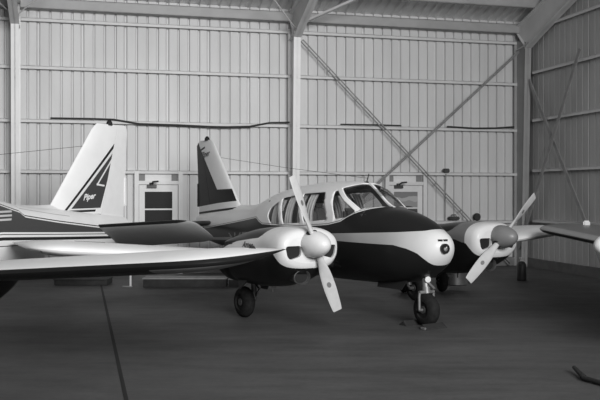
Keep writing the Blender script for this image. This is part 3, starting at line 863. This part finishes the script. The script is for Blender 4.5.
struct('floor', ([(-22, -8, 0), (22, -8, 0), (22, 27, 0), (-22, 27, 0)], [(0, 1, 2, 3)]), floor_mat())
# expansion joint: runs square to the back wall
M_joint = flat('joint_tar', .012, .8)
p0 = Vector((-1.86, 8.8)); d = WN
q0, q1 = p0 - d * 9.5, p0 + d * 9
s_ = Vector((d.y, -d.x)) * .02
struct('trim_99', ([(q0.x + s_.x, q0.y + s_.y, .003), (q1.x + s_.x, q1.y + s_.y, .003), (q1.x - s_.x, q1.y - s_.y, .003), (q0.x - s_.x, q0.y - s_.y, .003)], [(0, 1, 2, 3)]), M_joint)

# ------------------------------------------------------------------ loose things on the floor
H, FX, YH = 1.9, 847., 193.
def gp(px, py, z=0.):
    Z = FX * (H - z) / (py - YH); return Vector(((px - 300) / FX * Z, Z, z))
# tow bar in the right foreground
tb = empty('tow_bar', gp(583, 381))
tag(tb, 'dark tow bar with a short crosspiece lying on the floor at lower right', 'tow bar')
a, b = gp(574, 373) - gp(583, 381), gp(584, 380.5) - gp(583, 381)
e = gp(640, 397) - gp(583, 381)
obj('crosspiece', tube([a + Vector((0, 0, .03)), b + Vector((0, 0, .035))], [.022, .034], 10), M_dkb, tb) if False else None
M_dkb = flat('tow_bar_paint', .012, .6)
obj('crosspiece', tube([a + Vector((0, 0, .06)), a * .5 + b * .5 + Vector((0, 0, .045)), b + Vector((0, 0, .032))], [.020, .024, .032], 10), M_dkb, tb)
obj('shaft', tube([Vector((0, 0, .032)), e * .5 + Vector((0, 0, .03)), e + Vector((0, 0, .03))], .026, 10), M_dkb, tb)
# wheel chocks at the nose wheel
f = Vector((math.sin(math.radians(33.5)), -math.cos(math.radians(33.5)), 0)); l = Vector((math.cos(math.radians(33.5)), math.sin(math.radians(33.5)), 0))
nw = Vector((.60, 13.93, 0)) + f * 2.19
for s, lab in ((1, 'front'), (-1, 'rear')):
    ck = rings([[(s * .14, y, 0), (s * .30, y, 0), (s * .28, y, .02), (s * .20, y, .07)] for y in (-.26, .12)])
    c = obj('wheel_chock', ck, M_chock if 'M_chock' in globals() else None, None, False)
    if not c.data.materials:
        M_chock = flat('chock_wood', .018, .8, 0, .3, 12); c.data.materials.append(M_chock)
    c.location = nw; c.rotation_euler = (0, 0, math.radians(33.5 - 90))
    tag(c, 'low dark wedge chock lying %s the nose wheel of the centre airplane' % ('in front of' if s > 0 else 'behind'), 'wheel chock')
    if s > 0: obj('chock_end_cap', xform(rbox(.24, -.275, .02, .10, .03, .035, .008), Matrix.Identity(4)), M_alu, c)
# service cart with a metal tank behind the nose
ct = empty('service_cart', gp(442, 291.8), (0, 0, .12))
tag(ct, 'service cart with a round metal tank and rubber tires, behind the nose wheel', 'cart')
obj('tank', lathe([(-.02, .0), (0, .22), (.02, .25), (.40, .25), (.43, .22), (.45, .0)], (0, 0, 1), (.36, .30, .10), 40), flat('tank_metal', .22, .35, .5, .2), ct)
obj('cart_frame', join(rbox(0, .42, .34, 1.5, .5, .05, .01), bar((-.76, .02, .30), (.2, .02, .30), .05, .05)), M_dkmet, ct)
for x in (0, -.75):
    air_wheel('w', ct, (x, 0, .21), .21, .17, .09, (1, 0, 0))
    obj('axle', tube([(x - .11, 0, .21), (x + .11, 0, .21), (x + .12, 0, .31)], .022, 8), M_dkmet, ct)
# standing cylinder by the corner column
cyl = empty('gas_cylinder', gp(521.5, 280.5))
tag(cyl, 'slim dark gas cylinder with a shiny valve standing below the far wing', 'gas cylinder')
obj('cylinder_body', lathe([(0, .09), (.01, .105), (.34, .105), (.40, .07), (.42, .03)], (0, 0, 1), (0, 0, 0), 24), flat('cylinder_paint', .03, .4), cyl)
obj('valve', join(lathe([(.42, .03), (.46, .028), (.47, .045), (.50, .045), (.51, 0)], (0, 0, 1), (0, 0, 0), 14)), M_chrome, cyl)
# low crates near the back wall
M_crate = flat('dark_crate_wood', .03, .8, 0, .3, 6); M_pale = flat('pale_board', .30, .7, 0, .2, 6)
def crate(name, px0, px1, pyb, h, lab, depth=.45, lid=M_crate):
    a, b = gp(px0, pyb), gp(px1, pyb); c = empty(name, (a + b) / 2); w = (b - a).length
    c.rotation_euler = (0, 0, math.atan2((b - a).y, (b - a).x)); tag(c, lab, 'crate')
    obj('crate_body', rbox(0, depth / 2, (h - .02) / 2, w, depth, h - .02, .01), M_crate, c)
    obj('crate_lid', rbox(0, depth / 2, h - .012, w + .03, depth + .03, .025, .006), lid, c)
crate('long_crate', 143, 226, 287.5, .19, 'long low dark crate with a pale lid on the floor behind the left wing', .45, M_pale)
crate('flat_crate', 54, 107, 285.5, .13, 'flat dark crate on the floor under the left part of the white wing', .5)
crate('pale_box', 228.5, 240, 286.5, .16, 'small pale box at the right end of the long low crate', .4, M_pale)
ps = empty('stand_post', gp(130.5, 287))
tag(ps, 'thin pale upright stand on the floor below the white wing', 'stand')
obj('post', tube([(0, 0, 0), (0, 0, .26)], .022, 10), M_white, ps); obj('foot_plate', rbox(-.06, 0, .012, .20, .10, .02, .006), M_pale, ps)

# ------------------------------------------------------------------ light
wd = bpy.data.worlds.new('sky'); bpy.context.scene.world = wd; wd.use_nodes = True
bg = wd.node_tree.nodes['Background']; bg.inputs[0].default_value = (.9, .9, .9, 1); bg.inputs[1].default_value = .21
def area(name, loc, target, sx, sy, power, spread=PI):
    li = bpy.data.lights.new(name, 'AREA'); li.shape = 'RECTANGLE'; li.size = sx; li.size_y = sy; li.energy = power; li.spread = spread
    o = bpy.data.objects.new(name, li); COL.objects.link(o); o.location = loc
    o.rotation_euler = (Vector(target) - Vector(loc)).to_track_quat('-Z', 'Y').to_euler()
    return o
area('hangar_opening_light', (5.3, -3.2, 6.5), (-4.5, 19, 3.2), 8, 4.5, 930, math.radians(85))

# ------------------------------------------------------------------ camera
cam = bpy.data.cameras.new('camera'); co = bpy.data.objects.new('camera', cam); COL.objects.link(co)
co.location = (0, 0, H); co.rotation_euler = (PI / 2, 0, 0)
cam.sensor_width = 36; cam.lens = 36 * FX / 600; cam.shift_y = -7 / 600; cam.clip_end = 200
sc = bpy.context.scene; sc.camera = co
sc.view_settings.view_transform = 'Standard'; sc.view_settings.look = 'None'
sc.view_settings.exposure = 0
